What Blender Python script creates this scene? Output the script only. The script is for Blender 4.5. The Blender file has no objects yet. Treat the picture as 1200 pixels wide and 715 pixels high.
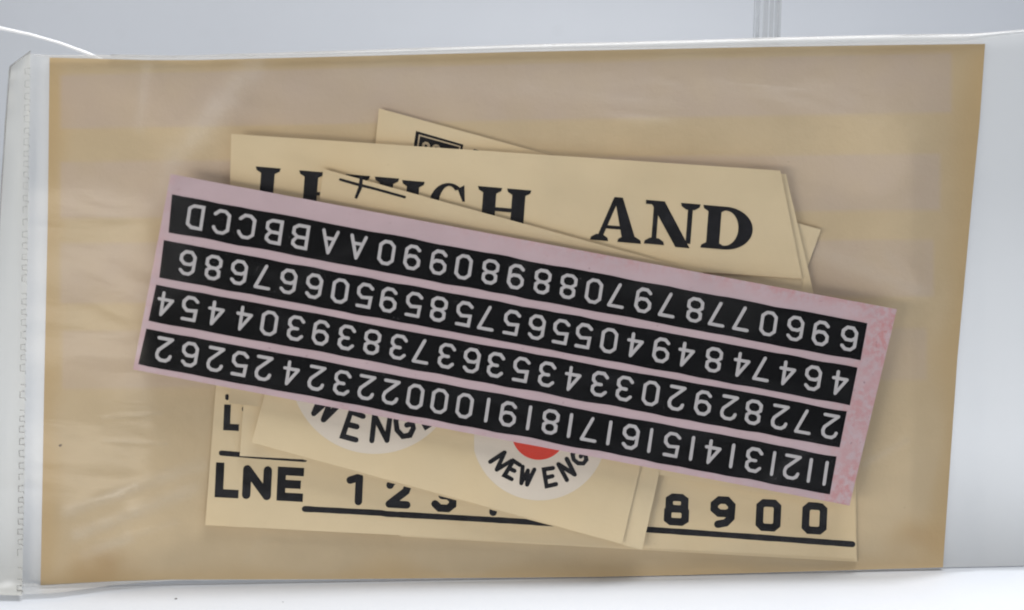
import bpy, math, random
from mathutils import Vector, Matrix, noise as mnoise

random.seed(7)
scn = bpy.context.scene
col = scn.collection
R = math.radians

# ------------------------------------------------------------------ camera
FPX = 2000.0                      # focal length in photograph pixels (1200 wide)
PITCH = R(14.0)
CAM = Vector((0.0, -0.293, 0.125))
cd = bpy.data.cameras.new('camera')
cam = bpy.data.objects.new('camera', cd); col.objects.link(cam)
cam.location = CAM
cam.rotation_euler = (R(90) - PITCH, 0, 0)
cd.sensor_fit = 'HORIZONTAL'; cd.sensor_width = 36.0
cd.lens = 36.0 * FPX / 1200.0
cd.clip_start = 0.01; cd.clip_end = 50.0
cd.dof.use_dof = True
cd.dof.focus_distance = 0.318
cd.dof.aperture_fstop = 16.0
scn.camera = cam

# ------------------------------------------------------------------ world, lamps, exposure
w = bpy.data.worlds.new('World'); scn.world = w; w.use_nodes = True
bg = w.node_tree.nodes['Background']
bg.inputs[0].default_value = (0.80, 0.88, 1.0, 1); bg.inputs[1].default_value = 0.215

def area(name, loc, target, sx, sy, energy, color):
    l = bpy.data.lights.new(name, 'AREA'); l.shape = 'RECTANGLE'
    l.size = sx; l.size_y = sy; l.energy = energy; l.color = color
    o = bpy.data.objects.new(name, l); col.objects.link(o)
    o.location = loc
    o.rotation_euler = (Vector(target) - Vector(loc)).to_track_quat('-Z', 'Y').to_euler()
    return o
area('overhead_softbox', (0.10, -0.055, 0.56), (0.02, -0.05, 0.0), 0.40, 0.28, 2.6, (0.98, 0.985, 1.0)).data.spread = R(150)
area('front_left_fill', (-0.46, -0.58, 0.07), (0.0, 0.0, 0.04), 0.42, 0.13, 1.95, (1.0, 0.915, 0.79))  # added fill lamp at front left, brightens the card face

scn.view_settings.view_transform = 'Standard'
scn.view_settings.look = 'None'
scn.view_settings.exposure = 0.08
scn.view_settings.gamma = 1.0
scn.render.engine = 'CYCLES'
cy = scn.cycles
cy.use_denoising = True
cy.max_bounces = 14; cy.transparent_max_bounces = 24; cy.transmission_bounces = 10
cy.diffuse_bounces = 5; cy.glossy_bounces = 5
cy.caustics_reflective = False; cy.caustics_refractive = False
cy.filter_width = 1.9
cy.sample_clamp_indirect = 4.0

# ------------------------------------------------------------------ photograph pixel -> place
FW = Vector((0, math.cos(PITCH), -math.sin(PITCH)))
UP = Vector((0, math.sin(PITCH), math.cos(PITCH)))
RT = Vector((1, 0, 0))
def ray(px, py):
    return (RT * ((px - 600.0) / FPX) + UP * (-(py - 357.5) / FPX) + FW).normalized()
def on_table(px, py, z=0.0):
    d = ray(px, py); return CAM + d * ((z - CAM.z) / d.z)
B1 = on_table(48, 690.5); B2 = on_table(1105, 669.0)
T = (B2 - B1).normalized()                      # along the sleeve's foot
LEAN = R(8.0)
NH = Vector((T.y, -T.x, 0)).normalized()
if NH.y > 0: NH = -NH
N = (NH * math.cos(LEAN) + Vector((0, 0, 1)) * math.sin(LEAN)).normalized()   # front normal of the leaning card
MM = 0.001
def hit(px, py, wmm=0.0, zmin=None):
    """point on the leaning plane, pushed wmm millimetres towards the viewer's side"""
    d = ray(px, py); o = B1 + N * (wmm * MM)
    t = (o - CAM).dot(N) / d.dot(N)
    p = CAM + d * t
    if zmin is not None and p.z < zmin:
        p = on_table(px, py, zmin)
    return p

# ------------------------------------------------------------------ helpers
def mesh_obj(name, verts, faces, mat, parent=None, smooth=False):
    me = bpy.data.meshes.new(name)
    me.from_pydata([tuple(v) for v in verts], [], faces); me.update()
    if smooth:
        me.polygons.foreach_set('use_smooth', [True] * len(me.polygons))
    me.materials.append(mat)
    o = bpy.data.objects.new(name, me); col.objects.link(o)
    if parent is not None: o.parent = parent
    return o
def empty(name, loc):
    o = bpy.data.objects.new(name, None); col.objects.link(o); o.location = loc
    o.empty_display_size = 0.01
    return o
def adopt(o, parent):
    """parent without moving"""
    o.parent = parent
    o.matrix_parent_inverse = Matrix.Translation(-parent.location)
    return o
def tag(o, label, cat, group=None):
    o['label'] = label; o['category'] = cat
    if group: o['group'] = group
    return o
def set_attr(o, name, vals):
    a = o.data.attributes.new(name, 'FLOAT', 'POINT')
    a.data.foreach_set('value', vals)
def sstep(a, b, x):
    t = max(0.0, min(1.0, (x - a) / (b - a))); return t * t * (3 - 2 * t)
def lerp(a, b, t): return a + (b - a) * t
def interp(pts, x):
    if x <= pts[0][0]: return pts[0][1]
    for (x0, y0), (x1, y1) in zip(pts, pts[1:]):
        if x <= x1: return lerp(y0, y1, (x - x0) / (x1 - x0))
    return pts[-1][1]

# ------------------------------------------------------------------ materials
def new_mat(name):
    m = bpy.data.materials.new(name); m.use_nodes = True
    nt = m.node_tree
    b = nt.nodes['Principled BSDF']
    return m, nt, b
def nd(nt, kind, **kw):
    n = nt.nodes.new(kind)
    for k, v in kw.items(): setattr(n, k, v)
    return n
def noise_fac(nt, scale, detail=4, rough=0.6):
    tc = nd(nt, 'ShaderNodeTexCoord')
    n = nd(nt, 'ShaderNodeTexNoise'); n.inputs['Scale'].default_value = scale
    n.inputs['Detail'].default_value = detail; n.inputs['Roughness'].default_value = rough
    nt.links.new(tc.outputs['Object'], n.inputs['Vector'])
    return n.outputs['Fac']
def ramp(nt, src, stops):
    r = nd(nt, 'ShaderNodeValToRGB'); e = r.color_ramp.elements
    while len(e) < len(stops): e.new(0.5)
    for el, (p, c) in zip(e, stops):
        el.position = p; el.color = (c[0], c[1], c[2], 1) if not isinstance(c, float) else (c, c, c, 1)
    nt.links.new(src, r.inputs['Fac']); return r.outputs['Color']
def mixc(nt, fac, a, b, mode='MIX'):
    m = nd(nt, 'ShaderNodeMix', data_type='RGBA', blend_type=mode)
    for i, s in ((0, fac), (6, a), (7, b)):
        if isinstance(s, (int, float)): m.inputs[i].default_value = s
        elif isinstance(s, tuple): m.inputs[i].default_value = (*s, 1)
        else: nt.links.new(s, m.inputs[i])
    return m.outputs[2]
def bump(nt, b, src, strength, dist):
    n = nd(nt, 'ShaderNodeBump'); n.inputs['Strength'].default_value = strength
    n.inputs['Distance'].default_value = dist
    nt.links.new(src, n.inputs['Height']); nt.links.new(n.outputs['Normal'], b.inputs['Normal'])
def attr(nt, name):
    a = nd(nt, 'ShaderNodeAttribute'); a.attribute_name = name; return a.outputs['Fac']

def paper_mat(name, c, rough=0.55):
    m, nt, b = new_mat(name)
    f = noise_fac(nt, 90, 3)
    c1 = mixc(nt, ramp(nt, f, [(0.3, 0.0), (0.7, 1.0)]), tuple(x * 0.965 for x in c), tuple(x * 1.025 for x in c))
    c1 = mixc(nt, ramp(nt, noise_fac(nt, 24, 3), [(0.42, 0.0), (0.75, 0.55)]), c1, (c[0] * .97, c[1] * .90, c[2] * .78))
    f2 = noise_fac(nt, 1300, 2)
    c2 = mixc(nt, ramp(nt, f2, [(0.215, 1.0), (0.25, 0.0)]), c1, (c[0] * .75, c[1] * .68, c[2] * .6))
    nt.links.new(c2, b.inputs['Base Color'])
    b.inputs['Roughness'].default_value = rough
    b.inputs['Specular IOR Level'].default_value = 0.3
    bump(nt, b, noise_fac(nt, 700, 3), 0.15, 0.0003)
    return m
PEDGE = paper_mat('cut_edge_highlight', (0.86, 0.75, 0.56))  # pale cut edge, with the edge highlight put into its colour
PAPER = [paper_mat('decal_paper_a', (0.745, 0.61, 0.40)),
         paper_mat('decal_paper_b', (0.74, 0.60, 0.385)),
         paper_mat('decal_paper_c', (0.755, 0.62, 0.405))]

def card_material():
    m, nt, b = new_mat('aged_card')
    base = (0.575, 0.455, 0.292)
    edge = attr(nt, 'yellowing'); band = attr(nt, 'band'); blot = attr(nt, 'blot')
    f = noise_fac(nt, 55, 5)
    c = mixc(nt, ramp(nt, f, [(0.32, 0.0), (0.68, 1.0)]), tuple(x * 0.94 for x in base), tuple(x * 1.06 for x in base))
    c = mixc(nt, edge, c, (0.53, 0.375, 0.19))
    c = mixc(nt, band, c, (0.54, 0.435, 0.365))
    c = mixc(nt, blot, c, (0.40, 0.24, 0.09))
    f2 = noise_fac(nt, 520, 2)
    c = mixc(nt, ramp(nt, f2, [(0.205, 1.0), (0.235, 0.0)]), c, (0.16, 0.12, 0.09))
    nt.links.new(c, b.inputs['Base Color'])
    b.inputs['Roughness'].default_value = 0.75
    b.inputs['Specular IOR Level'].default_value = 0.2
    bump(nt, b, noise_fac(nt, 900, 3), 0.2, 0.0003)
    return m
CARD = card_material()

def pink_material():
    m, nt, b = new_mat('pink_tinted_decal_paper')
    c = (0.57, 0.432, 0.462)
    f = noise_fac(nt, 120, 4)
    k = mixc(nt, ramp(nt, f, [(0.3, 0.0), (0.7, 1.0)]), tuple(x * .95 for x in c), tuple(x * 1.05 for x in c))
    st = attr(nt, 'stain')
    f2 = noise_fac(nt, 620, 5, 0.75)
    mu = nd(nt, 'ShaderNodeMath', operation='MULTIPLY')
    nt.links.new(st, mu.inputs[0]); nt.links.new(ramp(nt, f2, [(0.42, 0.0), (0.58, 1.0)]), mu.inputs[1])
    k = mixc(nt, mu.outputs[0], k, (0.58, 0.20, 0.19))
    f3 = noise_fac(nt, 1500, 2, 0.7)
    k = mixc(nt, ramp(nt, f3, [(0.25, 1.0), (0.30, 0.0)]), k, (0.33, 0.20, 0.22))
    nt.links.new(k, b.inputs['Base Color'])
    b.inputs['Roughness'].default_value = 0.5
    b.inputs['Specular IOR Level'].default_value = 0.3
    return m
PINK = pink_material()

def flat_mat(name, c, rough=0.5, spec=0.3, var=0.06, scale=300):
    m, nt, b = new_mat(name)
    f = noise_fac(nt, scale, 4, 0.65)
    k = mixc(nt, ramp(nt, f, [(0.3, 0.0), (0.72, 1.0)]), tuple(x * (1 - var) for x in c), tuple(min(1, x * (1 + var)) for x in c))
    nt.links.new(k, b.inputs['Base Color'])
    b.inputs['Roughness'].default_value = rough
    b.inputs['Specular IOR Level'].default_value = spec
    return m
def solid_black():
    m, nt, b = new_mat('black_decal_film')
    k = mixc(nt, ramp(nt, noise_fac(nt, 160, 4), [(0.35, 0.0), (0.7, 1.0)]), (0.0024, 0.0024, 0.0028), (0.0052, 0.0052, 0.0058))
    k = mixc(nt, ramp(nt, noise_fac(nt, 1900, 2, .6), [(0.235, 1.0), (0.27, 0.0)]), k, (0.14, 0.13, 0.135))
    nt.links.new(k, b.inputs['Base Color'])
    b.inputs['Roughness'].default_value = 0.4; b.inputs['Specular IOR Level'].default_value = 0.05
    return m
INK = flat_mat('black_ink', (0.013, 0.013, 0.016), 0.55, 0.12, 0.45, 500)
SOLID = solid_black()
DIGIT = flat_mat('grey_white_print', (0.52, 0.50, 0.51), 0.5, 0.25, 0.05, 700)
DISC = flat_mat('pale_herald_disc', (0.75, 0.665, 0.565), 0.5, 0.3, 0.02, 200)
RED = flat_mat('red_print', (0.72, 0.06, 0.035), 0.5, 0.25, 0.05, 300)
SPECK = flat_mat('dark_lint', (0.11, 0.10, 0.09), 0.8, 0.1, 0.2, 400)
CREAM = flat_mat('cream_print', (0.52, 0.43, 0.30), 0.5, 0.25, 0.05, 500)

def film_material(name, haze, tint, scuff_sheen=True, rough=0.12, spec=1.0):
    """thin milky polythene: clear film that scatters a little, glossy on top"""
    m = bpy.data.materials.new(name); m.use_nodes = True
    nt = m.node_tree; nt.nodes.clear()
    out = nd(nt, 'ShaderNodeOutputMaterial')
    tr = nd(nt, 'ShaderNodeBsdfTransparent'); tr.inputs[0].default_value = (0.985, 0.985, 0.98, 1)
    df = nd(nt, 'ShaderNodeBsdfDiffuse'); df.inputs[0].default_value = (*tint, 1)
    tl = nd(nt, 'ShaderNodeBsdfTranslucent'); tl.inputs[0].default_value = (*tint, 1)
    ms = nd(nt, 'ShaderNodeMixShader'); ms.inputs[0].default_value = 0.45
    nt.links.new(df.outputs[0], ms.inputs[1]); nt.links.new(tl.outputs[0], ms.inputs[2])
    mx = nd(nt, 'ShaderNodeMixShader')
    nt.links.new(tr.outputs[0], mx.inputs[1]); nt.links.new(ms.outputs[0], mx.inputs[2])
    if scuff_sheen:
        a = attr(nt, 'scuff_glare')  # mask of film wear plus painted glare, raising the haze
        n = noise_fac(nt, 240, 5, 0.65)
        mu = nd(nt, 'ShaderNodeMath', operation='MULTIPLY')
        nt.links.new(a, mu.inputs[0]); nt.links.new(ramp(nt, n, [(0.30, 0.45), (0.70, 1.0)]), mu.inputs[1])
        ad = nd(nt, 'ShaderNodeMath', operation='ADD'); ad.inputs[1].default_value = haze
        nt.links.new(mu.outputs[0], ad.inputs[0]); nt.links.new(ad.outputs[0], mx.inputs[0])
    else:
        mx.inputs[0].default_value = haze
    gl = nd(nt, 'ShaderNodeBsdfGlossy'); gl.inputs['Roughness'].default_value = rough
    gl.inputs[0].default_value = (1, 1, 1, 1)
    if scuff_sheen:
        tc = nd(nt, 'ShaderNodeTexCoord'); mp = nd(nt, 'ShaderNodeMapping')
        mp.inputs['Rotation'].default_value = (0, R(35), 0); mp.inputs['Scale'].default_value = (1.0, 1.0, 3.2)
        nz = nd(nt, 'ShaderNodeTexNoise'); nz.inputs['Scale'].default_value = 34; nz.inputs['Detail'].default_value = 5
        nz.inputs['Roughness'].default_value = 0.5; nz.inputs['Distortion'].default_value = 0.6
        nt.links.new(tc.outputs['Object'], mp.inputs[0]); nt.links.new(mp.outputs[0], nz.inputs['Vector'])
        bp = nd(nt, 'ShaderNodeBump'); bp.inputs['Strength'].default_value = 0.09; bp.inputs['Distance'].default_value = 0.0022
        nt.links.new(nz.outputs['Fac'], bp.inputs['Height']); nt.links.new(bp.outputs[0], gl.inputs['Normal'])
    fr = nd(nt, 'ShaderNodeFresnel'); fr.inputs[0].default_value = 1.38
    sc_ = nd(nt, 'ShaderNodeMath', operation='MULTIPLY'); sc_.inputs[1].default_value = spec
    nt.links.new(fr.outputs[0], sc_.inputs[0])
    m2 = nd(nt, 'ShaderNodeMixShader')
    nt.links.new(sc_.outputs[0], m2.inputs[0]); nt.links.new(mx.outputs[0], m2.inputs[1]); nt.links.new(gl.outputs[0], m2.inputs[2])
    nt.links.new(m2.outputs[0], out.inputs[0])
    return m
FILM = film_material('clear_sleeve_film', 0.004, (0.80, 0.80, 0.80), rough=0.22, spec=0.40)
BACKFILM = film_material('sleeve_back_film', 0.60, (0.96, 0.965, 0.955), scuff_sheen=False, rough=0.25)
FLAP = film_material('sealed_flap_film', 0.72, (0.80, 0.79, 0.73), scuff_sheen=False, rough=0.3)
RIM = film_material('sleeve_folded_rim', 0.50, (0.88, 0.88, 0.87), scuff_sheen=False, rough=0.25)
SEAM = film_material('sleeve_seam_ridge', 0.34, (0.58, 0.56, 0.52), scuff_sheen=False, rough=0.3)
SHEEN = film_material('loose_clear_film', 0.03, (0.85, 0.88, 0.88), scuff_sheen=False, rough=0.2, spec=.2)
EDGEW = flat_mat('white_edge_highlight', (0.95, 0.96, 0.97), 0.15, 0.8, 0.0, 100)

def backdrop_material():
    m, nt, b = new_mat('white_backdrop_paper')
    c = (0.75, 0.775, 0.815)
    f = noise_fac(nt, 9, 4)
    k = mixc(nt, ramp(nt, f, [(0.3, 0.0), (0.7, 1.0)]), tuple(x * .97 for x in c), tuple(x * 1.02 for x in c))
    f2 = noise_fac(nt, 260, 2, 0.5)
    k = mixc(nt, ramp(nt, f2, [(0.20, 1.0), (0.225, 0.0)]), k, (0.45, 0.44, 0.43))
    nt.links.new(k, b.inputs['Base Color'])
    b.inputs['Roughness'].default_value = 0.45
    b.inputs['Specular IOR Level'].default_value = 0.35
    bump(nt, b, noise_fac(nt, 60, 4), 0.12, 0.002)
    return m
BACK = backdrop_material()
def acrylic_material():
    m, nt, b = new_mat('clear_acrylic')
    b.inputs['Base Color'].default_value = (0.95, 0.97, 0.97, 1)
    b.inputs['Roughness'].default_value = 0.02
    b.inputs['IOR'].default_value = 1.49
    b.inputs['Transmission Weight'].default_value = 1.0
    return m
ACRYL = acrylic_material()

# ------------------------------------------------------------------ the setting: one seamless white sweep
prof = []
for i in range(24): prof.append((lerp(-1.0, 0.42, i / 23), 0.0))
RAD = 0.10
for i in range(1, 17):
    a = i / 16 * R(90); prof.append((0.42 + RAD * math.sin(a), RAD - RAD * math.cos(a)))
for i in range(1, 12): prof.append((0.42 + RAD, RAD + i / 11 * 0.75))
vs, fs = [], []
NXB = 30
for j, (y, z) in enumerate(prof):
    for i in range(NXB + 1): vs.append((lerp(-0.95, 0.95, i / NXB), y, z))
for j in range(len(prof) - 1):
    for i in range(NXB):
        a = j * (NXB + 1) + i; fs.append((a, a + 1, a + NXB + 2, a + NXB + 1))
o = mesh_obj('backdrop', vs, fs, BACK, smooth=True); o['kind'] = 'structure'
tag(o, 'seamless white paper sweep serving as table and background', 'backdrop')

# ------------------------------------------------------------------ clear things behind the sleeve
def box_bevel(name, size, mat, parent=None, bev=0.0006):
    import bmesh
    bm = bmesh.new(); bmesh.ops.create_cube(bm, size=1.0)
    for v in bm.verts: v.co = Vector((v.co.x * size[0], v.co.y * size[1], v.co.z * size[2]))
    bmesh.ops.bevel(bm, geom=list(bm.edges), offset=bev, segments=3, affect='EDGES', profile=0.5)
    me = bpy.data.meshes.new(name); bm.to_mesh(me); bm.free(); me.materials.append(mat)
    o = bpy.data.objects.new(name, me); col.objects.link(o)
    if parent: o.parent = parent
    return o
PY = 0.034                                         # the sleeve leans against a clear post
dirx = ray(898.5, 20); tpx = (PY - CAM.y) / dirx.y
xe = CAM.x + dirx.x * tpx
ph = 0.24
pan = empty('acrylic_post', (xe, PY, 0.0))
POSTM = film_material('clear_post', 0.05, (0.80, 0.83, 0.88), scuff_sheen=False, rough=0.08, spec=.5)
RIBM = film_material('grey_post_rib', 0.085, (0.50, 0.52, 0.56), scuff_sheen=False, rough=0.08, spec=.5)
RIBL = film_material('pale_post_rib', 0.2, (0.85, 0.90, 0.98), scuff_sheen=False, rough=0.08, spec=.5)
b_ = box_bevel('post_body', (0.0046, 0.0040, ph), POSTM, pan); b_.location = (0, 0, ph / 2)
for dx, wd, m_ in ((-0.0021, 0.0006, RIBL), (-0.0006, 0.0008, RIBM), (0.0005, 0.0006, RIBM), (0.0017, 0.0011, RIBM)):
    r_ = box_bevel('post_rib', (wd, 0.0012, ph), m_, pan, bev=0.0001); r_.location = (dx, -0.0027, ph / 2)
tag(pan, 'clear ribbed acrylic post standing upright behind the plastic sleeve', 'acrylic post')

def tube(name, pts, r, mat, parent=None, seg=6):
    vs, fs = [], []
    n = len(pts)
    for i, p in enumerate(pts):
        t = (pts[min(i + 1, n - 1)] - pts[max(i - 1, 0)]).normalized()
        a = t.cross(Vector((0.3, 0.9, 0.31))).normalized(); b_ = t.cross(a)
        rr = r[i] if isinstance(r, list) else r
        for k in range(seg):
            an = 2 * math.pi * k / seg
            vs.append(p + a * (rr * math.cos(an)) + b_ * (rr * math.sin(an)))
    for i in range(n - 1):
        for k in range(seg):
            k2 = (k + 1) % seg
            fs.append((i * seg + k, i * seg + k2, (i + 1) * seg + k2, (i + 1) * seg + k))
    fs.append(tuple(range(seg))[::-1]); fs.append(tuple((n - 1) * seg + k for k in range(seg)))
    return mesh_obj(name, vs, fs, mat, parent, smooth=True)

# loose clear film standing behind the sleeve's left end: the highlight on its arched upper edge is painted white
def at_depth(px, py, y):
    d = ray(px, py); return CAM + d * ((y - CAM.y) / d.y)
arc = [(-160, 8), (-120, 12), (-80, 18), (-40, 25), (0, 33), (35, 40.5), (70, 50.5), (102, 62.5), (135, 78), (170, 99), (205, 126), (235, 160), (262, 205), (280, 262), (288, 330)]
apts = []
for k in range(len(arc) - 1):
    for s in range(4):
        t = s / 4; apts.append((lerp(arc[k][0], arc[k + 1][0], t), lerp(arc[k][1], arc[k + 1][1], t)))
apts.append(arc[-1])
fr_ = empty('clear_film', at_depth(60, 400, 0.045) * 1.0); fr_.location.z = 0.0
e3 = [at_depth(x, y, 0.045 + 0.00006 * (x + 160) * 0.3) for x, y in apts]
vs, fs = [], []
ROWS = 10
for p in e3:
    for j in range(ROWS + 1):
        t = j / ROWS
        vs.append(Vector((p.x, p.y + 0.004 * math.sin(t * 3.0), lerp(p.z, 0.0008, t))))
for i in range(len(e3) - 1):
    for j in range(ROWS):
        a = i * (ROWS + 1) + j; fs.append((a, a + 1, a + ROWS + 2, a + ROWS + 1))
adopt(mesh_obj('film_sheet', vs, fs, SHEEN, smooth=True), fr_)
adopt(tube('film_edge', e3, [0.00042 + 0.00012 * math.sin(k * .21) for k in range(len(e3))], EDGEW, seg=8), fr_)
tag(fr_, 'loose clear film with a bright arched edge standing behind the sleeve', 'clear film')

# ------------------------------------------------------------------ the aged backing card
TOP = [(58, 67.5), (100, 68.5), (170, 70.5), (230, 70.5), (330, 68), (450, 65), (600, 61), (750, 58), (900, 55), (1030, 53), (1154.5, 51.5)]
BOT = [(47.5, 686), (90, 683.5), (134, 681.2), (201, 679.2), (300, 679), (400, 678.7), (600, 677), (700, 676), (800, 674), (950, 669.5), (1105, 665)]
LEFT = [(0, 58), (0.3, 56), (0.6, 52), (1, 47.5)]
RIGHT = [(0, 1154.5), (0.15, 1148), (0.3, 1139), (0.6, 1122), (1, 1105)]
def card_px(u, v):
    xl = interp(LEFT, v); xr = interp(RIGHT, v); x = lerp(xl, xr, u)
    xt = lerp(58, 1154.5, u); xb = lerp(47.5, 1105, u)
    return x, lerp(interp(TOP, xt), interp(BOT, xb), v)
NU, NV = 330, 190
def bands(x, y):
    """four faded stripes left on the card by a former label"""
    tot = 0
    yo = (x - 75) / 1035
    for k, (yl, hl, yr, hr) in enumerate(((88, 63, 62, 70), (190, 66, 180, 66), (285, 71, 281, 66), (388, 68, 385, 60))):
        y0 = lerp(yl, yr, yo); h = lerp(hl, hr, yo)
        xr = (1115, 1102, 1094, 1086)[k]; xl = (70, 70, 70, 72)[k]
        t = sstep(y0 - 2.5, y0 + 2.5, y) * (1 - sstep(y0 + h - 2.5, y0 + h + 2.5, y)) * sstep(xl - 2, xl + 4, x) * (1 - sstep(xr - 3, xr + 3, x))
        tot = max(tot, t * (1.0, 0.95, 0.9, 0.62 if x > 600 else 0.75)[k])
    return tot
vs = []; yel = []; ban = []; blo = []
for j in range(NV + 1):
    for i in range(NU + 1):
        u, v = i / NU, j / NV
        x, y = card_px(u, v)
        vs.append(hit(x, y, 0.12 * math.sin(u * 5) * math.sin(v * 3)))
        q = mnoise.noise(Vector((x * .012, y * .012, 1.3)))
        d = min(u * 1080, (1 - u) * 1080, v * 615 * 1.6, (1 - v) * 615 * 1.1)
        e = 0.42 * (1 - sstep(0, 30 + 26 * q, d)) + 0.30 * sstep(0.93, 1.0, u) + 0.30 * (1 - sstep(0.0, 0.03, u)) + .18 * q
        yel.append(max(0, min(1, e)))
        q2 = mnoise.noise(Vector((x * .03, y * .03, 5.3)))
        bb = bands(x, y) * (0.86 + 0.22 * q2)
        ban.append(max(0, min(1, bb)) * 0.68)
        bl = 0.55 * sstep(40, 0, math.hypot((x - 1075) * .7, y - 632)) * (0.6 + 0.6 * q2) + 0.45 * sstep(34, 0, math.hypot((x - 115) * .45, (y - 664))) * (.7 + q2)
        blo.append(max(0, min(1, bl)))
nf = len(vs)
fs = []
for j in range(NV):
    for i in range(NU):
        a = j * (NU + 1) + i; fs.append((a, a + NU + 1, a + NU + 2, a + 1))
ring = [i for i in range(NU + 1)] + [j * (NU + 1) + NU for j in range(1, NV + 1)] + [NV * (NU + 1) + i for i in range(NU - 1, -1, -1)] + [j * (NU + 1) for j in range(NV - 1, 0, -1)]
back0 = len(vs)
for k in ring: vs.append(vs[k] - N * 0.0006); yel.append(1); ban.append(0); blo.append(0.3)
for k in range(len(ring)):
    k2 = (k + 1) % len(ring)
    fs.append((ring[k], ring[k2], back0 + k2, back0 + k))
fs.append(tuple(back0 + k for k in range(len(ring))))
card = mesh_obj('backing_card', vs, fs, CARD)
set_attr(card, 'yellowing', yel); set_attr(card, 'band', ban); set_attr(card, 'blot', blo)
tag(card, 'aged tan backing card with four faded grey stripes inside the clear sleeve', 'backing card')

# ------------------------------------------------------------------ decal sheets
class Sheet:
    """paper sheet given by its four photograph corners TL TR BR BL and its height above the card in millimetres"""
    def __init__(s, name, label, quad, wf, mat, thick=0.28, nx=40, ny=14, stain=None, cat='decal sheet', rag=0.25, group=None):
        s.q = quad; wf0 = wf; wf = (lambda u, v: 0.95 * wf0(u, v)); s.wf = wf
        base = hit(*s.px(0.5, 1.0), wf(0.5, 1.0))
        s.root = empty(name, base)
        tag(s.root, label, cat, group)
        vs, fs, st = [], [], []
        sd = random.random() * 50
        for side in (0, 1):
            for j in range(ny + 1):
                for i in range(nx + 1):
                    u, v = i / nx, j / ny
                    x, y = s.px(u, v)
                    if i in (0, nx): x += rag * mnoise.noise(Vector((sd, y * .08, 0)))
                    if j in (0, ny): y += rag * mnoise.noise(Vector((x * .06, sd, 3)))
                    vs.append(hit(x, y, wf(u, v) - side * thick))
                    st.append(stain(u, v, x, y) if stain else 0)
        n1 = (nx + 1) * (ny + 1)
        for j in range(ny):
            for i in range(nx):
                a = j * (nx + 1) + i
                fs.append((a, a + nx + 1, a + nx + 2, a + 1))
                fs.append((n1 + a, n1 + a + 1, n1 + a + nx + 2, n1 + a + nx + 1))
        rg = [i for i in range(nx + 1)] + [j * (nx + 1) + nx for j in range(1, ny + 1)] + [ny * (nx + 1) + i for i in range(nx - 1, -1, -1)] + [j * (nx + 1) for j in range(ny - 1, 0, -1)]
        for k in range(len(rg)):
            k2 = (k + 1) % len(rg); fs.append((rg[k], rg[k2], n1 + rg[k2], n1 + rg[k]))
        s.paper = adopt(mesh_obj('paper', vs, fs, mat), s.root)
        s.paper.data.materials.append(PEDGE if mat is not PINK else PINK)
        for f_ in list(s.paper.data.polygons)[-len(rg):]: f_.material_index = 1
        if stain: set_attr(s.paper, 'stain', st)
    def px(s, u, v):
        (a, b, c, d) = s.q
        return tuple((1 - u) * (1 - v) * a[k] + u * (1 - v) * b[k] + u * v * c[k] + (1 - u) * v * d[k] for k in (0, 1))
    def uv(s, x, y):
        u = v = 0.5
        for _ in range(8):
            p = s.px(u, v); e = 1e-4
            pu = s.px(u + e, v); pv = s.px(u, v + e)
            a, b = (pu[0] - p[0]) / e, (pv[0] - p[0]) / e
            c, d = (pu[1] - p[1]) / e, (pv[1] - p[1]) / e
            det = a * d - b * c; rx, ry = x - p[0], y - p[1]
            u += (d * rx - b * ry) / det; v += (-c * rx + a * ry) / det
        return u, v
    def at(s, x, y, lift):
        u, v = s.uv(x, y)
        return hit(x, y, s.wf(u, v) + lift)
    def strips(s, name, strips, mat, lift=0.04, parent=None, maxlen=14.0):
        """each strip is a pair of equally long pixel polylines; all become one printed mark"""
        vs, fs = [], []
        for n_, (A, B) in enumerate(strips):
            A2, B2 = [A[0]], [B[0]]
            for k in range(len(A) - 1):
                L = max(math.hypot(A[k + 1][0] - A[k][0], A[k + 1][1] - A[k][1]), math.hypot(B[k + 1][0] - B[k][0], B[k + 1][1] - B[k][1]))
                m = max(1, int(L / maxlen) + (1 if L > maxlen else 0))
                for t in range(1, m + 1):
                    A2.append((lerp(A[k][0], A[k + 1][0], t / m), lerp(A[k][1], A[k + 1][1], t / m)))
                    B2.append((lerp(B[k][0], B[k + 1][0], t / m), lerp(B[k][1], B[k + 1][1], t / m)))
            o0 = len(vs); lf = lift + n_ * 0.004
            for p, q in zip(A2, B2):
                vs.append(s.at(p[0], p[1], lf)); vs.append(s.at(q[0], q[1], lf))
            for k in range(len(A2) - 1):
                fs.append((o0 + 2 * k, o0 + 2 * k + 1, o0 + 2 * k + 3, o0 + 2 * k + 2))
        o = mesh_obj(name, vs, fs, mat)
        rt = s.root
        if parent is None: adopt(o, rt)
        else:
            o.parent = parent                       # the band itself sits at the world origin
        return o

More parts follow.
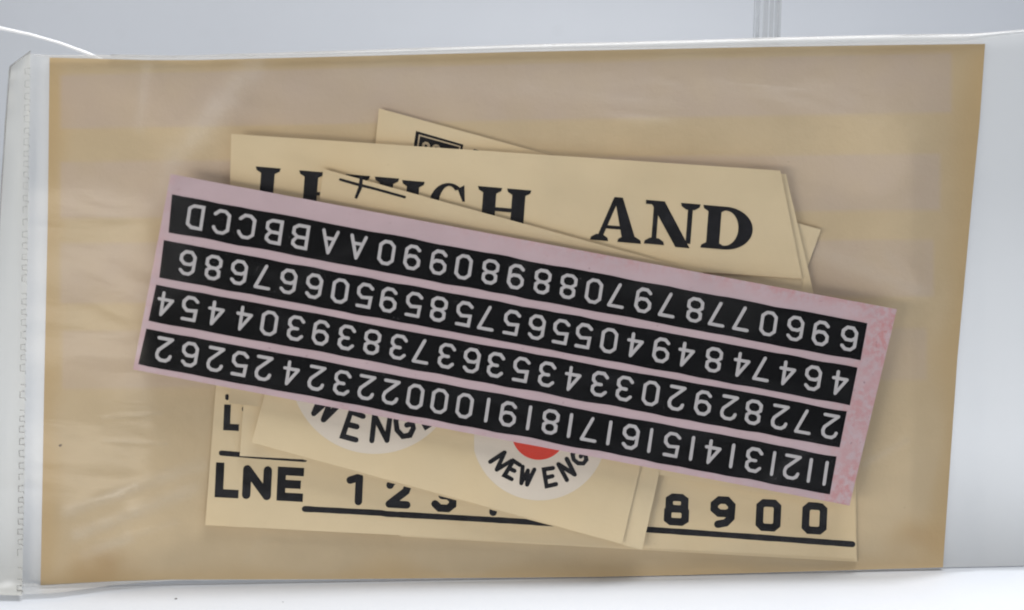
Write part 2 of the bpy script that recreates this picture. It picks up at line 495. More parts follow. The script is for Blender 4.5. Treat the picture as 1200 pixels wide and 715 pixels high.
def stroke(pts, wd, closed=False, cap='round', rag=0.0):
    """mitred outline of a polyline in pixels -> (left, right) polylines"""
    P = [Vector(p) for p in pts]
    if cap == 'square' and not closed:
        P[0] = P[0] - (P[1] - P[0]).normalized() * wd * .5
        P[-1] = P[-1] + (P[-1] - P[-2]).normalized() * wd * .5
    n = len(P); A, B = [], []
    for i in range(n):
        a = P[i - 1] if (i > 0 or closed) else None
        b = P[(i + 1) % n] if (i < n - 1 or closed) else None
        d1 = (P[i] - a).normalized() if a is not None else None
        d2 = (b - P[i]).normalized() if b is not None else None
        if d1 is None: d1 = d2
        if d2 is None: d2 = d1
        t = d1 + d2
        t = t.normalized() if t.length > 1e-6 else d1
        nn = Vector((-t.y, t.x)); n1 = Vector((-d1.y, d1.x))
        c = max(0.50, nn.dot(n1)); h = wd * .5 / c
        if rag: h *= 1 + rag * (random.random() - .5)
        A.append(P[i] + nn * h); B.append(P[i] - nn * h)
    if closed: A.append(A[0]); B.append(B[0])
    elif cap == 'round':
        def capp(c, d):
            nn = Vector((-d.y, d.x)); ra, rb = [], []
            for k in (1, 2, 3):
                an = k / 3 * R(80)
                ra.append(c + d * (wd * .5 * math.sin(an)) + nn * (wd * .5 * math.cos(an)))
                rb.append(c + d * (wd * .5 * math.sin(an)) - nn * (wd * .5 * math.cos(an)))
            return ra, rb
        d = (P[-1] - P[-2]).normalized(); ra, rb = capp(P[-1], d); A += ra; B += rb
        d = (P[0] - P[1]).normalized(); ra, rb = capp(P[0], d)
        A = rb[::-1] + A; B = ra[::-1] + B
    return [tuple(p) for p in A], [tuple(p) for p in B]

def strokes(pts, wd, closed=False, cap='round', rag=0.0):
    """like stroke, but broken at acute corners so that the limbs keep their full width"""
    if closed: return [stroke(pts, wd, True, cap, rag)]
    runs, cur = [], [pts[0]]
    for k in range(1, len(pts)):
        cur.append(pts[k])
        if k < len(pts) - 1:
            a = Vector(pts[k]) - Vector(pts[k - 1]); b = Vector(pts[k + 1]) - Vector(pts[k])
            if a.normalized().dot(b.normalized()) < -0.25: runs.append(cur); cur = [pts[k]]
    runs.append(cur)
    return [stroke(r, wd, False, 'round' if len(runs) > 1 else cap, rag) for r in runs]
def place(pts, o, ex, ey):
    return [(o[0] + ex[0] * x + ey[0] * y, o[1] + ex[1] * x + ey[1] * y) for x, y in pts]
def unit(v): l = math.hypot(*v); return (v[0] / l, v[1] / l)

# stencil-like digits in a box centred on 0: x -.5 .5, y -.5 .5 (y up)
c_ = .30; d_ = .17
OCT = [(-.5, -.5 + d_), (-.5, .5 - d_), (-.5 + c_, .5), (.5 - c_, .5), (.5, .5 - d_), (.5, -.5 + d_), (.5 - c_, -.5), (-.5 + c_, -.5)]
def octa(y0, y1, dx=.28, dy=.13, w=.5):
    return [(-w, y0 + dy), (-w, y1 - dy), (-w + dx, y1), (w - dx, y1), (w, y1 - dy), (w, y0 + dy), (w - dx, y0), (-w + dx, y0)]
GL = {
 '0': [(OCT, True)],
 '1': [([(0.0, .5), (0.0, -.5)], False)],
 '2': [([(-.5, .27), (-.42, .40), (-.2, .5), (.2, .5), (.44, .40), (.5, .24), (.42, .06), (-.5, -.5), (.5, -.5)], False)],
 '3': [([(-.5, .34), (-.24, .5), (.22, .5), (.48, .36), (.48, .16), (.24, .02), (-.12, .02)], False), ([(.24, .02), (.5, -.14), (.5, -.34), (.24, -.5), (-.24, -.5), (-.5, -.34)], False)],
 '4': [([(.22, -.5), (.22, .5), (-.5, -.20), (.5, -.20)], False)],
 '5': [([(.46, .5), (-.42, .5), (-.46, .06), (.2, .10), (.48, -.06), (.5, -.30), (.22, -.5), (-.22, -.5), (-.5, -.36)], False)],
 '6': [([(.46, .36), (.2, .5), (-.2, .5), (-.48, .34), (-.5, -.30), (-.22, -.5), (.22, -.5), (.5, -.32), (.5, -.10), (.22, .06), (-.2, .06), (-.46, -.06)], False)],
 '7': [([(-.5, .5), (.5, .5), (-.12, -.5)], False)],
 '8': [(octa(.02, .5, .26, .13, .45), True), (octa(-.5, .02, .28, .14, .5), True)],
 '9': [([(-.46, -.36), (-.2, -.5), (.2, -.5), (.48, -.34), (.5, .30), (.22, .5), (-.22, .5), (-.5, .32), (-.5, .10), (-.22, -.06), (.2, -.06), (.46, .06)], False)],
 'A': [([(-.5, -.5), (0, .5), (.5, -.5)], False), ([(-.3, -.16), (.3, -.16)], False)],
 'B': [([(.18, .5), (-.48, .5), (-.48, -.5), (.2, -.5), (.5, -.36), (.5, -.12), (.22, .03), (-.40, .03)], False), ([(.18, .5), (.46, .38), (.46, .24), (.22, .03)], False)],
 'C': [([(.5, .28), (.44, .36), (.2, .5), (-.2, .5), (-.5, .34), (-.5, -.34), (-.2, -.5), (.2, -.5), (.5, -.32)], False)],
 'D': [([(-.48, .5), (.18, .5), (.48, .36), (.48, -.36), (.18, -.5), (-.48, -.5)], True)],
}

def quadline(name, quad, sheet, mat, lift, rag=0.0):
    """printed rectangle with slightly rough edges"""
    (a, b, c, d) = quad
    n = 60; A, B = [], []
    sd = random.random() * 30
    for k in range(n + 1):
        t = k / n
        na = mnoise.noise(Vector((t * 26, sd, 0))) * rag; nb = mnoise.noise(Vector((t * 26, sd, 9))) * rag
        A.append((lerp(a[0], b[0], t), lerp(a[1], b[1], t) + na)); B.append((lerp(d[0], c[0], t), lerp(d[1], c[1], t) + nb))
    # three rows so the print follows the curl
    M1 = [(lerp(p[0], q[0], .34), lerp(p[1], q[1], .34)) for p, q in zip(A, B)]
    M2 = [(lerp(p[0], q[0], .67), lerp(p[1], q[1], .67)) for p, q in zip(A, B)]
    vs, fs = [], []
    for row in (A, M1, M2, B):
        for p in row: vs.append(sheet.at(p[0], p[1], lift))
    for j in range(3):
        for k in range(n):
            q = j * (n + 1) + k; fs.append((q, q + n + 1, q + n + 2, q + 1))
    o = mesh_obj(name, vs, fs, mat); adopt(o, sheet.root); return o

# --- sheet with a framed black box, rearmost
A_ = Sheet('decal_sheet', 'rearmost tilted cream sheet with a framed black box at its peeking corner',
           [(444, 127), (962, 269), (935, 345), (432, 250)], lambda u, v: 0.55 + 0.9 * (1 - v) ** 2 * (1 - .55 * u), PAPER[0])
bx = [(487.5, 153.5), (543, 169.5), (537, 205), (482, 190)]
def inset(q, f):
    cx = sum(p[0] for p in q) / 4; cy_ = sum(p[1] for p in q) / 4
    return [(lerp(p[0], cx, f), lerp(p[1], cy_, f * 1.3)) for p in q]
emb = quadline('printed_box', bx, A_, INK, 0.03)
qi = [(491.5, 158.5), (539, 171.8), (534, 202), (487, 189)]
fr1 = stroke(qi, 1.6, closed=True)
A_.strips('box_frame_line', [fr1], CREAM, 0.05)
for cx, cy_ in ((499, 172.5), (511, 175.5)):
    A_.strips('box_letter', [stroke(place(OCT, (cx, cy_), (6, 1.7), (1.5, -9)), 3.0, closed=True)], CREAM, 0.055)
A_.strips('printed_dot', [stroke([(556, 176.5), (561, 178)], 3.5)], INK, 0.04)

# --- bottom numbering sheets
F2 = Sheet('decal_sheet', 'cream sheet edge showing just below the LNE number sheet',
           [(262, 470), (1003, 560), (1004.5, 658.5), (470, 629.0)], lambda u, v: 0.40 + .1 * v, PAPER[2])
F_ = Sheet('decal_sheet', 'cream sheet printed LNE with underlined black numbers along the bottom',
           [(254, 440), (1000, 500), (1003.5, 655), (240.5, 615.5)], lambda u, v: 0.72 + 1.1 * max(0, v - .45) ** 2 * (1 - u * .6) / .3, PAPER[1])

# --- sheets behind LEHIGH AND
B2_ = Sheet('decal_sheet', 'cream sheet behind the LEHIGH AND sheet with slanted end reaching furthest',
            [(300, 166), (921, 204), (954, 346), (296, 300)], lambda u, v: 1.50 + 0.9 * (1 - v) ** 2, PAPER[2])
B3_ = Sheet('decal_sheet', 'narrow cream strip peeking out under the lower edge of LEHIGH AND',
            [(500, 280), (936, 318), (941.5, 342), (500, 318)], lambda u, v: 1.95 + .35 * (1 - v) ** 2, PAPER[0])
B_ = Sheet('decal_sheet', 'cream sheet printed LEHIGH AND in bold black serif capitals',
           [(271, 157), (914.5, 200), (940, 326.5), (268, 282)], lambda u, v: 2.30 + 1.5 * (1 - v) ** 2, PAPER[1])

# serif capitals made of stems, hairlines, bowls; unit box x 0..w, y 0..1
def rect(x0, y0, x1, y1): return ([(x0, y0), (x0, y1)], [(x1, y0), (x1, y1)])
def serif(x0, x1, y, s):        # bracketed slab; s = +1 foot on baseline, -1 head at cap height
    t = .075
    return ([(x0, y), (x0 + .02, y + s * t), (x0 + .14, y + s * (t + .07))], [(x1, y), (x1 - .02, y + s * t), (x1 - .14, y + s * (t + .07))])
def stem(xc, wd=.30, head=True, foot=True, sw=.55):
    r = [rect(xc - wd / 2, 0.03, xc + wd / 2, .97)]
    if foot: r.append(serif(xc - sw / 2, xc + sw / 2, 0, 1))
    if head: r.append(serif(xc - sw / 2, xc + sw / 2, 1, -1))
    return r
def bowl(cx, cy_, rx, ry, ix, iy, a0, a1, sh=0.0, n=26):
    A, B = [], []
    for k in range(n + 1):
        a = R(lerp(a0, a1, k / n))
        A.append((cx + rx * math.cos(a), cy_ + ry * math.sin(a))); B.append((cx + sh + ix * math.cos(a), cy_ + iy * math.sin(a)))
    return (A, B)
SER = {
 'L': stem(.29) + [rect(.3, 0, .84, .09), ([(.62, .04), (.88, .38)], [(.86, .0), (.92, .38)])],
 'E': stem(.29) + [rect(.3, 0, .84, .09), rect(.3, .91, .82, 1.0), rect(.4, .46, .62, .54), ([(.60, .96), (.84, .66)], [(.82, 1.0), (.88, .66)]), ([(.62, .04), (.88, .36)], [(.86, .0), (.92, .36)]), ([(.56, .5), (.64, .30)], [(.64, .5), (.68, .30)]), ([(.56, .5), (.64, .70)], [(.64, .5), (.68, .70)])],
 'H': stem(.28) + stem(.94) + [rect(.38, .46, .84, .55)],
 'I': stem(.28),
 'G': [bowl(.50, .5, .47, .52, .24, .45, 52, 318), ([(.70, .90), (.84, .62)], [(.86, 1.0), (.90, .62)]), rect(.66, .06, .92, .42), serif(.52, 1.02, .46, -1)],
 'A': [([(.45, 1.03), (.09, .04)], [(.58, 1.03), (.22, .04)]), ([(.46, 1.04), (.72, .04)], [(.66, 1.04), (1.06, .04)]), rect(.24, .29, .80, .37), serif(-.06, .38, 0, 1), serif(.60, 1.18, 0, 1)],
 'N': [rect(.14, .03, .26, .95), rect(.98, .08, 1.10, .97), ([(.03, 1.0), (.74, -.02)], [(.40, 1.0), (1.09, -.02)]), serif(-.04, .46, 0, 1), serif(.80, 1.28, 1, -1), rect(-.06, .91, .16, 1.0)],
 'D': stem(.30, foot=True) + [bowl(.56, .5, .63, .5, .30, .41, -90, 90, sh=.0), rect(.3, .91, .58, 1.0), rect(.3, 0, .58, .09)],
}
def put_serif(sheet, ch, x0, ytop, wpx, hpx=51.0, slope=0.086, wu=1.0):
    ex = (wpx / wu, wpx / wu * slope); ey = (hpx * .075, -hpx)
    o = (x0 - ey[0], ytop + hpx)
    sheet.strips('letter', [(place(a, o, ex, ey), place(b, o, ex, ey)) for a, b in SER[ch]], INK, 0.04)
put_serif(B_, 'L', 299, 195.0, 49, wu=.92)
put_serif(B_, 'E', 350, 199.5, 49, wu=.92)
put_serif(B_, 'H', 405, 204.0, 63, wu=1.22)
put_serif(B_, 'I', 471, 211.0, 27, wu=.56)
put_serif(B_, 'G', 503, 213.5, 48, wu=1.0)
put_serif(B_, 'H', 560, 218.0, 63, wu=1.22)
put_serif(B_, 'A', 698, 231.0, 54, hpx=50, wu=1.12)
put_serif(B_, 'N', 760, 234.5, 63, hpx=51, wu=1.32)
put_serif(B_, 'D', 823, 240.0, 61, hpx=50, wu=1.19)

# --- sheet with the pen cross
C_ = Sheet('decal_sheet', 'cream sheet with a hand inked cross mark at its upper corner',
           [(379, 198), (825, 320), (812, 372), (368, 280)], lambda u, v: 3.05 + 1.3 * (1 - v) ** 2 * (1 - .7 * u), PAPER[1])
C_.strips('pen_cross', [stroke([(399, 210.5), (418, 216), (440, 221.5), (474, 231)], 3.5, rag=.3), stroke([(423.5, 209), (422, 220), (417.5, 231)], 4.0, rag=.3)], INK, 0.04)

# --- small sheets beside the heralds
G_ = Sheet('decal_sheet', 'plain cream sheet corner lying over the LNE sheet under the heralds',
           [(286.5, 455), (700, 500), (690, 556), (281, 534.5)], lambda u, v: 1.50 + .5 * v * (1 - u), PAPER[2])
H_ = Sheet('decal_sheet', 'small plain cream sheet corner just under the lower edge of the black number sheet',
           [(269.5, 448), (620, 484), (615, 512), (268.5, 472.5)], lambda u, v: 2.05 + .9 * v * v * (1 - u), PAPER[0])
# --- herald sheets
D2_ = Sheet('decal_sheet', 'blank cream sheet end showing behind the herald sheet',
            [(330, 440), (778, 530), (752.5, 644.5), (316, 528)], lambda u, v: 2.45 + 1.5 * v * v * u, PAPER[2])
D_ = Sheet('decal_sheet', 'cream sheet printed with two pale round NEW ENGLAND heralds, one red centred',
           [(313, 452), (754, 533), (729, 637.5), (295, 518.5)], lambda u, v: 2.95 + 2.1 * v * v * (.75 + .25 * u), PAPER[1])
def disc(sheet, name, cx, cy_, r, mat, lift, sq=1.0, tilt=0.0):
    rings = 6; n = 72; vs, fs = [], []
    vs.append(sheet.at(cx, cy_, lift))
    for j in range(1, rings + 1):
        for k in range(n):
            a = 2 * math.pi * k / n
            vs.append(sheet.at(cx + r * j / rings * math.cos(a), cy_ + r * sq * j / rings * math.sin(a), lift))
    for k in range(n): fs.append((0, 1 + (k + 1) % n, 1 + k))
    for j in range(rings - 1):
        for k in range(n):
            a = 1 + j * n + k; b_ = 1 + j * n + (k + 1) % n
            fs.append((a, b_, b_ + n, a + n))
    # keep only faces that lie on the paper
    ok = []
    for v in range(len(vs)): ok.append(True)
    o = mesh_obj(name, vs, fs, mat); adopt(o, sheet.root); return o
def clip_disc(sheet, name, cx, cy_, r, mat, lift, ytop):
    """disc trimmed by the sheet's upper cut edge (ytop: y as function of x)"""
    n = 60; A, B = [], []
    for k in range(n + 1):
        x = cx - r + 2 * r * k / n
        dy = math.sqrt(max(0, r * r - (x - cx) ** 2))
        lo = cy_ + dy; hi = max(cy_ - dy, ytop(x))
        if lo > hi: A.append((x, hi)); B.append((x, lo))
    vs, fs = [], []
    rows = 6
    for p, q in zip(A, B):
        for j in range(rows + 1):
            vs.append(sheet.at(lerp(p[0], q[0], j / rows), lerp(p[1], q[1], j / rows), lift))
    for i in range(len(A) - 1):
        for j in range(rows):
            a = i * (rows + 1) + j; fs.append((a, a + 1, a + rows + 2, a + rows + 1))
    o = mesh_obj(name, vs, fs, mat); adopt(o, sheet.root); return o
def dtop(x): return lerp(452, 533, (x - 313) / 441) + 3
clip_disc(D_, 'herald_disc', 439, 433, 99, DISC, 0.02, dtop)
clip_disc(D_, 'herald_disc', 632, 507.5, 79, DISC, 0.02, dtop)
clip_disc(D_, 'red_centre', 631.5, 507, 32, RED, 0.05, dtop)
# hand lettering: letters as strokes, unit box x 0..1 y 0..1
HAND = {
 'N': [[(0, 0), (.12, 1.0), (.80, .02), (.95, 1.0)]],
 'E': [[(.95, .98), (.05, 1.0), (.0, 0), (.95, .02)], [(.05, .5), (.75, .52)]],
 'W': [[(0, 1.0), (.22, 0), (.50, .85), (.72, 0), (1.0, 1.0)]],
 'G': [[(.95, .80), (.72, 1.0), (.35, 1.0), (.06, .72), (.04, .32), (.30, .02), (.70, .02), (.96, .28), (.94, .50), (.62, .46)]],
 'L': [[(.05, 1.0), (.0, .0), (.9, .02)]],
}
def hand(sheet, ch, cx, cy_, ang, wpx, hpx, sw):
    ca, sa = math.cos(R(ang)), math.sin(R(ang))
    ex = (ca * wpx, sa * wpx); ey = (sa * hpx, -ca * hpx)
    o = (cx - ex[0] / 2 - ey[0] / 2, cy_ - ex[1] / 2 - ey[1] / 2)
    sheet.strips('letter', [q for p in HAND[ch] for q in strokes(place(p, o, ex, ey), sw, rag=.15)], INK, 0.055)
hand(D_, 'N', 587, 541, 52, 15, 20, 5.0)
hand(D_, 'E', 600.5, 551, 30, 10, 20, 5.0)
hand(D_, 'W', 617, 558, 14, 14, 19, 5.0)
hand(D_, 'E', 644.5, 559, -11, 12, 20, 5.0)
hand(D_, 'N', 664.5, 550, -33, 14, 21, 5.0)
hand(D_, 'G', 679, 536, -52, 14, 17, 5.0)
hand(D_, 'W', 383, 475, 33, 27, 33, 6.3)
hand(D_, 'E', 414, 499.5, 17, 17, 30, 6.3)
hand(D_, 'N', 447, 502, 1, 22, 29, 6.3)
hand(D_, 'G', 474, 497.5, -9, 21, 28, 6.3)
hand(D_, 'L', 499, 484, -30, 16, 28, 6.3)

# --- the LNE sheet's print
def sans(sheet, parts, o, ex, ey, wd, name='letter'):
    sheet.strips(name, [q for p, cl in parts for q in strokes(place(p, o, ex, ey), wd, cap='square', closed=cl)], INK, 0.04)
exs = (1, .055); eyv = (.045, -1.0)
def v2(s, v): return (v[0] * s, v[1] * s)
sans(F_, [([(0, 1), (0, 0), (1, 0)], False)], (256.5, 578), v2(18, exs), v2(31, eyv), 9.8)
sans(F_, [([(0, 0), (0, 1), (1, 0), (1, 1)], False)], (288.5, 580), v2(24, exs), v2(30, eyv), 9.8)
sans(F_, [([(1, 1), (0, 1), (0, 0), (1, 0)], False), ([(0, .5), (.85, .5)], False)], (329, 582), v2(21, exs), v2(30, eyv), 9.8)
sans(F_, [([(0, 1), (0, 0), (1, 0)], False)], (265.5, 500.5), v2(10.5, exs), v2(22.5, eyv), 7.8)
sans(F_, [([(0, 1), (1, 0), (1, 1)], False)], (286.3, 502), v2(18, exs), v2(22.5, eyv), 7.8)
F_.strips('number_underline', [stroke([(259.5, 531), (300, 534.5), (357, 538.5)], 6.2, rag=.1)], INK, 0.04)
F_.strips('printed_dot', [stroke([(266, 464), (266, 467)], 4.2)], INK, 0.04)
ul = [(x, lerp(596.5, 637, (x - 357) / 641) - 2.2 * math.sin((x - 357) / 641 * math.pi) + (0.8 if x > 447 else 0)) for x in range(357, 1000, 6)] 
F_.strips('number_underline', [stroke(ul, 6.8, rag=.10)], INK, 0.04)
BIG = dict(GL); BIG['1'] = [([(-.42, .36), (.1, .5), (.1, -.5)], False)]
BIG['0'] = [(octa(-.5, .5, .2, .13), True)]; BIG['8'] = [(octa(.03, .5, .2, .1, .44), True), (octa(-.5, .03, .2, .1, .5), True)]
BIG['9'] = [([(-.25, -.5), (.2, -.42), (.48, -.2), (.5, .30), (.22, .5), (-.22, .5), (-.5, .32), (-.5, .12), (-.22, -.04), (.2, -.04), (.46, .06)], False)]
BIG['4'] = [([(.22, -.5), (.22, .5), (-.5, -.12), (.5, -.12)], False)]
for ch, cx, cy_ in (('1', 418.5, 573.5), ('2', 467, 577), ('3', 520.5, 581.5), ('4', 574, 586), ('5', 628, 589), ('6', 682, 592.5), ('7', 737, 595), ('8', 793, 597.3), ('9', 847, 600.5), ('0', 900.5, 604), ('0', 954.5, 607.5)):
    wd = 8.8
    F_.strips('digit', [q for p, cl in BIG[ch] for q in strokes(place(p, (cx, cy_), v2(20.5, exs), v2(28.5, eyv)), wd, closed=cl, cap='square' if ch in '127' else 'round')], INK, 0.04)

# --- plain sheet between heralds and the pink sheet, and the pink-tinted number sheet on top
P2_ = Sheet('decal_sheet', 'cream sheet showing as a sliver along the lower edge of the black number sheet',
            [(560, 400), (1000, 470), (988.5, 594.5), (600, 526)], lambda u, v: 2.15 + .1 * v, PAPER[0])
def pstain(u, v, x, y):
    e = max(.95 * sstep(.93, 1.0, u), .8 * sstep(.075, 0, v) * sstep(.15, .8, u), .85 * sstep(.90, 1, u) * sstep(.25, 0, v), .35 * sstep(.02, 0, u), .25 * sstep(.97, 1, v))
    return e * (0.55 + 0.4 * mnoise.noise(Vector((x * .02, y * .02, 2))))
P_ = Sheet('decal_sheet', 'pink tinted sheet with four black bands of upside down grey numbers and letters, on top',
           [(200, 204), (1051, 362.5), (995.5, 592.5), (156, 433)], lambda u, v: 5.0 + .4 * ((u - .5) * 2) ** 2 + .5 * (1 - v) ** 2 + .35 * v * v, PINK, nx=80, ny=24, stain=pstain)
BANDS = [[(201.5, 228), (1016.5, 379), (1008.5, 423), (197.5, 272)],
         [(192, 281.5), (1005, 431), (996, 475), (186.5, 325.5)],
         [(183, 333.5), (992.5, 482), (984, 525), (174, 376)],
         [(171.5, 385), (980.5, 535), (972.5, 580), (162, 427)]]
ROWS_ = [('DCCBBAA0990898807978770696', [229, 259.5, 289, 321, 352, 386, 419, 453, 483.2, 514, 543.3, 574.5, 604.7, 635.6, 666, 696, 723, 754, 782.5, 814.4, 841, 869.5, 900.7, 932, 962, 995]),
         ('686766059585756550494847464', [219.8, 250, 280, 308.7, 338, 368, 398.5, 427.5, 455.4, 485, 514, 544, 570.5, 599.7, 629, 657.4, 684, 713.8, 744, 775, 804, 836.5, 869, 893, 922.5, 952.7, 984]),
         ('454403938373635343302928272', [193.7, 222.5, 253, 286, 315.5, 346.7, 376, 406.3, 436, 467, 494, 523.5, 552.7, 581, 610.7, 641, 671, 702.7, 732, 762.7, 793, 824, 854.5, 883, 914, 942, 973]),
         ('2625242322000191817161514131211', [192.5, 222.5, 252.5, 281, 309, 341, 371, 401, 429.5, 458, 486.6, 515, 544.5, 571, 595.5, 620, 645, 668, 691, 714, 739, 762, 787.3, 811, 835, 858, 883.6, 906, 928, 949, 967.5])]
for q, (txt, xs) in zip(BANDS, ROWS_):
    band = quadline('black_band', q, P_, SOLID, 0.03, rag=1.3)
    L0 = ((q[0][0] + q[3][0]) / 2, (q[0][1] + q[3][1]) / 2); L1 = ((q[1][0] + q[2][0]) / 2, (q[1][1] + q[2][1]) / 2)
    sl = (L1[1] - L0[1]) / (L1[0] - L0[0])
    for ch, x in zip(txt, xs):
        y = L0[1] + (x - L0[0]) * sl - 1.0
        wpx = 15.6 if ch not in 'ABCD' else 16.5
        ex = (-wpx, -wpx * sl); ey = (-25.2 * .15, 25.2)
        o = P_.strips('digit' if ch.isdigit() else 'letter', [q_ for p, cl in GL[ch] for q_ in strokes(place(p, (x, y), ex, ey), 3.8, closed=cl, rag=.12)], DIGIT, 0.065, parent=band)

# ------------------------------------------------------------------ the clear plastic sleeve
FTOP = [(24, 62), (60, 64.5), (110, 64), (200, 65.5), (330, 62), (450, 58), (600, 53), (750, 49), (900, 44.5), (1040, 41), (1135, 40), (1180, 36.5), (1330, 24)]
FBOT = [(24, 697), (60, 691.5), (130, 683.5), (201, 680.2), (300, 679.8), (400, 679.5), (600, 677.8), (700, 676.8), (800, 674.8), (950, 670.3), (1105, 665.8), (1200, 663.5), (1330, 660)]
XL, XR = 31.0, 1330.0
def film_px(u, v):
    x = lerp(lerp(35, 1330, u), lerp(26, 1330, u), v)
    return x, lerp(interp(FTOP, x), interp(FBOT, x), v)
def seglen(x, y, a, b):
    ax, ay = a; bx_, by_ = b; dx, dy = bx_ - ax, by_ - ay
    t = max(0, min(1, ((x - ax) * dx + (y - ay) * dy) / (dx * dx + dy * dy)))
    return math.hypot(x - ax - dx * t, y - ay - dy * t), t
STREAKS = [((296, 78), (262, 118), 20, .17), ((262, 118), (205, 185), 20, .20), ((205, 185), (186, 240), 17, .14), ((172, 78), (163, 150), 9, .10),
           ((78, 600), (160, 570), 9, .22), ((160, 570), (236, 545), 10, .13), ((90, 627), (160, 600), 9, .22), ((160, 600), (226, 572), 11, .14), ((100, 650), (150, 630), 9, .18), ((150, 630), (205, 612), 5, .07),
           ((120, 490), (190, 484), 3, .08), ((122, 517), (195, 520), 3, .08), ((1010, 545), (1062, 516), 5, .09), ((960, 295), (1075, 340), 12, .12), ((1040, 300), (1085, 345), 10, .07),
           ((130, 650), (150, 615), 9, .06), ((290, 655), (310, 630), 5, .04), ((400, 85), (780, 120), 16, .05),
           ((212, 238), (205, 330), 30, .035), ((760, 320), (870, 365), 34, .022), ((420, 285), (330, 340), 10, .016), ((655, 250), (600, 330), 12, .02), ((905, 560), (950, 520), 8, .03)]  # pale streaks: crease whitening, with film reflections and sheen painted in as haze
def scuff_glare_at(x, y):
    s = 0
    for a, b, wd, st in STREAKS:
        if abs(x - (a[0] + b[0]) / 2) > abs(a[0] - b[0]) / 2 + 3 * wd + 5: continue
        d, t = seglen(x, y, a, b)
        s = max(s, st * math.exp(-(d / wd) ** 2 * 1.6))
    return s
def film_w(x, y):
    xw = x + 26 * mnoise.noise(Vector((2.0, y * .011, 7.0))) * (1 - sstep(200, 320, x))
    bul = sstep(16, 192, xw) * (1 - sstep(1035, 1152, x)) * sstep(56, 200, y) * (1 - sstep(628, 683, y))
    side = 1.0
    wv = 0.45 + 6.6 * bul ** .72
    # creases: shallow ridges running with the streaks of wear and painted glare
    wv += 0.8 * scuff_glare_at(x, y)
    wv += 0.10 * mnoise.noise(Vector((x * .010, y * .018, 4.0))) * (1 + 2 * bul)
    wv += 0.30 * max(0.0, mnoise.noise(Vector(((x + y * .6) * .008, (y - x * .3) * .03, 8.0)))) * (.12 + bul)
    return wv
NXF, NYF = 420, 230
vs, fs, sc_l = [], [], []
for j in range(NYF + 1):
    for i in range(NXF + 1):
        x, y = film_px(i / NXF, j / NYF)
        vs.append(hit(x, y, film_w(x, y), zmin=0.0009)); 
        s = scuff_glare_at(x, y)
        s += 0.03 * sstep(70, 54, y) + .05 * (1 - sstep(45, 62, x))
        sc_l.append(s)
for j in range(NYF):
    for i in range(NXF):
        a = j * (NXF + 1) + i; fs.append((a, a + NXF + 1, a + NXF + 2, a + 1))
slv = empty('plastic_sleeve', hit(600, 679, 0.2)); slv.location.z = 0.0
tag(slv, 'clear milky plastic sleeve leaning upright, holding card and decal sheets', 'plastic sleeve')
ff = adopt(mesh_obj('front_film', vs, fs, FILM, smooth=True), slv); set_attr(ff, 'scuff_glare', sc_l)
vs, fs = [], []
NXB_, NYB_ = 120, 60
for j in range(NYB_ + 1):
    for i in range(NXB_ + 1):
        x, y = film_px(i / NXB_, j / NYB_)
        p = hit(x, y, -0.95); p.z = max(p.z, 0.0003); vs.append(p)
for j in range(NYB_):
    for i in range(NXB_):
        a = j * (NXB_ + 1) + i; fs.append((a, a + NXB_ + 1, a + NXB_ + 2, a + 1))
adopt(mesh_obj('back_film', vs, fs, BACKFILM, smooth=True), slv)
# folded upper rim: a flattened milky strip along the top
vs, fs = [], []
RIMB = [(35, 66), (100, 67.5), (200, 68), (330, 66), (450, 63.5), (600, 59.5), (750, 56.5), (900, 53.5), (1040, 51), (1130, 49), (1180, 41), (1330, 30)]
NR = 140
for i in range(NR + 1):
    x = lerp(40, 1325, i / NR)
    y0 = interp(FTOP, x) + .3; y1 = interp(RIMB, x)
    for k in range(4): vs.append(hit(x, lerp(y0, y1, k / 3), 0.75 + .5 * math.sin(k / 3 * math.pi) + .15 * mnoise.noise(Vector((x * .02, 1, 1)))))
for i in range(NR):
    for k in range(3):
        a = i * 4 + k; fs.append((a, a + 1, a + 5, a + 4))
adopt(mesh_obj('top_rim', vs, fs, RIM, smooth=True), slv)
vs, fs = [], []
for i in range(41):
    x = lerp(27, 300, i / 40)
    y0 = interp(BOT, x) + .5 - (3 if x < 47 else 0); y1 = max(y0 + .3, interp(FBOT, x) + 4.0 * (1 - sstep(60, 230, x)) * sstep(20, 70, x))
    for k in range(4): vs.append(hit(x, lerp(y0, y1, k / 3), 0.3, zmin=0.0011))
for i in range(40):
    for k in range(3):
        a = i * 4 + k; fs.append((a, a + 1, a + 5, a + 4))
adopt(mesh_obj('bottom_fold', vs, fs, RIM, smooth=True), slv)
tp = [hit(x, interp(FTOP, x) + .6, 0.6) for x in [lerp(130, 1325, k / 120) for k in range(121)]]
adopt(tube('top_edge', tp, [0.00014 + 0.00010 * (mnoise.noise(Vector((k * .15, 0, 0))) + .3) for k in range(121)], RIM, seg=6), slv)
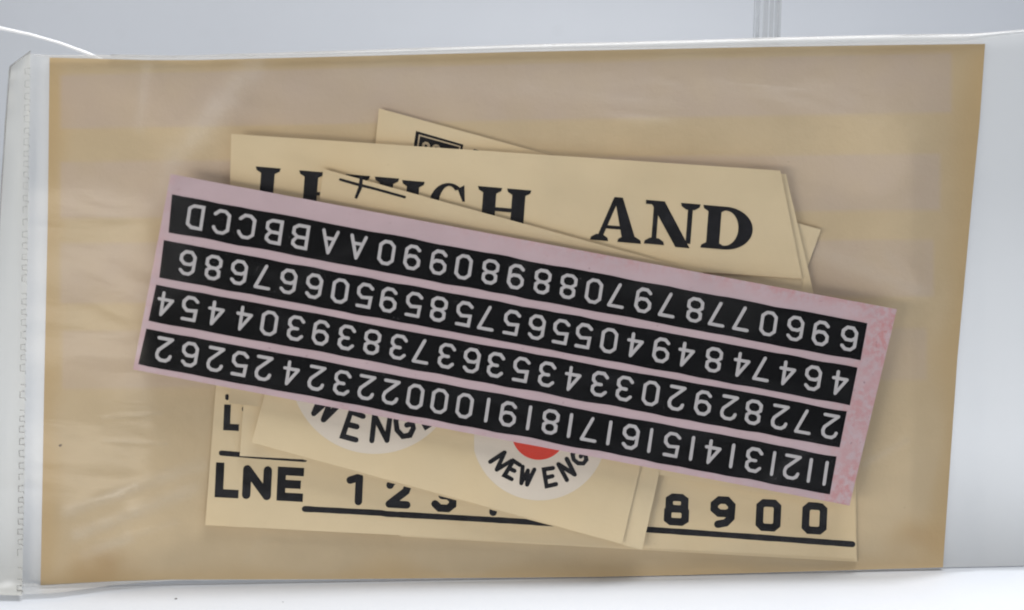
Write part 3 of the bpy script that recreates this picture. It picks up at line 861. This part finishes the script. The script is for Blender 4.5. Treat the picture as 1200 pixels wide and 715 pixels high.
# sealed flap at the left end, curling forward a little
FL = [(12, 78), (10, 100), (7, 140), (3, 200), (-3, 300), (-8, 420), (-12, 560), (-14, 697)]
FR = [(35.5, 60), (35, 95), (34.5, 140), (33.5, 200), (32, 300), (30, 420), (28.5, 560), (26, 698)]
vs, fs = [], []
NS, NT = 8, 60
for j in range(NT + 1):
    t = j / NT * 7; k = min(6, int(t)); f = t - k
    a = (lerp(FL[k][0], FL[k + 1][0], f), lerp(FL[k][1], FL[k + 1][1], f)); b_ = (lerp(FR[k][0], FR[k + 1][0], f), lerp(FR[k][1], FR[k + 1][1], f))
    for i in range(NS + 1):
        s = i / NS
        x, y = lerp(a[0], b_[0], s), lerp(a[1], b_[1], s)
        x += (1 - s) * 2.5 * mnoise.noise(Vector((0, t * 1.7, 6)))
        vs.append(hit(x, y, 0.6 + 2.4 * (1 - s) ** 2 + .3 * mnoise.noise(Vector((s * 2, t, 3))), zmin=0.0012))
for j in range(NT):
    for i in range(NS):
        a = j * (NS + 1) + i; fs.append((a, a + NS + 1, a + NS + 2, a + 1))
adopt(mesh_obj('sealed_flap', vs, fs, FLAP, smooth=True), slv)
# embossed heat seal: broken chain of hooked ridges
y = 80.0
while y < 690:
    xc = lerp(32, 22.5, (y - 86) / 608)
    pitch = 11 + 5 * random.random()
    j1, j2, j3 = (random.random() for _ in range(3))
    zz = [(xc + 3.2 - j1, y), (xc - 3.2 + j2, y + .4), (xc - 3.0 + j3, y + pitch * .5), (xc + 2.6 + j1, y + pitch * .52), (xc + 2.8 + j2, y + pitch * .70)]
    if j2 < .25: zz = zz[2:]
    if j1 > .88: zz = zz[:3]
    zp = [hit(px_, py_, 1.15 + 1.2 * max(0, (xc + 3 - px_) / 30), zmin=0.0016) for px_, py_ in zz]
    adopt(tube('seam_ridge', zp, [(0.00004 + 0.00008 * random.random()) * (.6 + .7 * sstep(150, 600, y)) for _ in zp], SEAM, seg=5), slv)
    y += pitch
ep = [hit(a_[0], a_[1], 3.0, zmin=0.0014) for a_ in FL]
adopt(tube('flap_edge', [hit(35.5, 60, .7)] + ep, 0.00013, SEAM, seg=5), slv)

# ------------------------------------------------------------------ specks of lint on the white paper
def lint(px, py, r, label):
    p = on_table(px, py, 0.0)
    pts = [p + Vector((math.cos(k * 1.9) * r * .5 * k / 4 + r * .25 * k, math.sin(k * 1.3) * r * .4 + r * .2 * k, r * .25)) for k in range(6)]
    o = tube('lint_speck', pts, r * .35, SPECK, seg=6)
    tag(o, label, 'lint')
lint(205, 702.5, 0.00028, 'dark lint speck on the white surface below the sleeve corner')
lint(331, 706, 0.00014, 'tiny faint lint speck on the white surface under the sleeve')
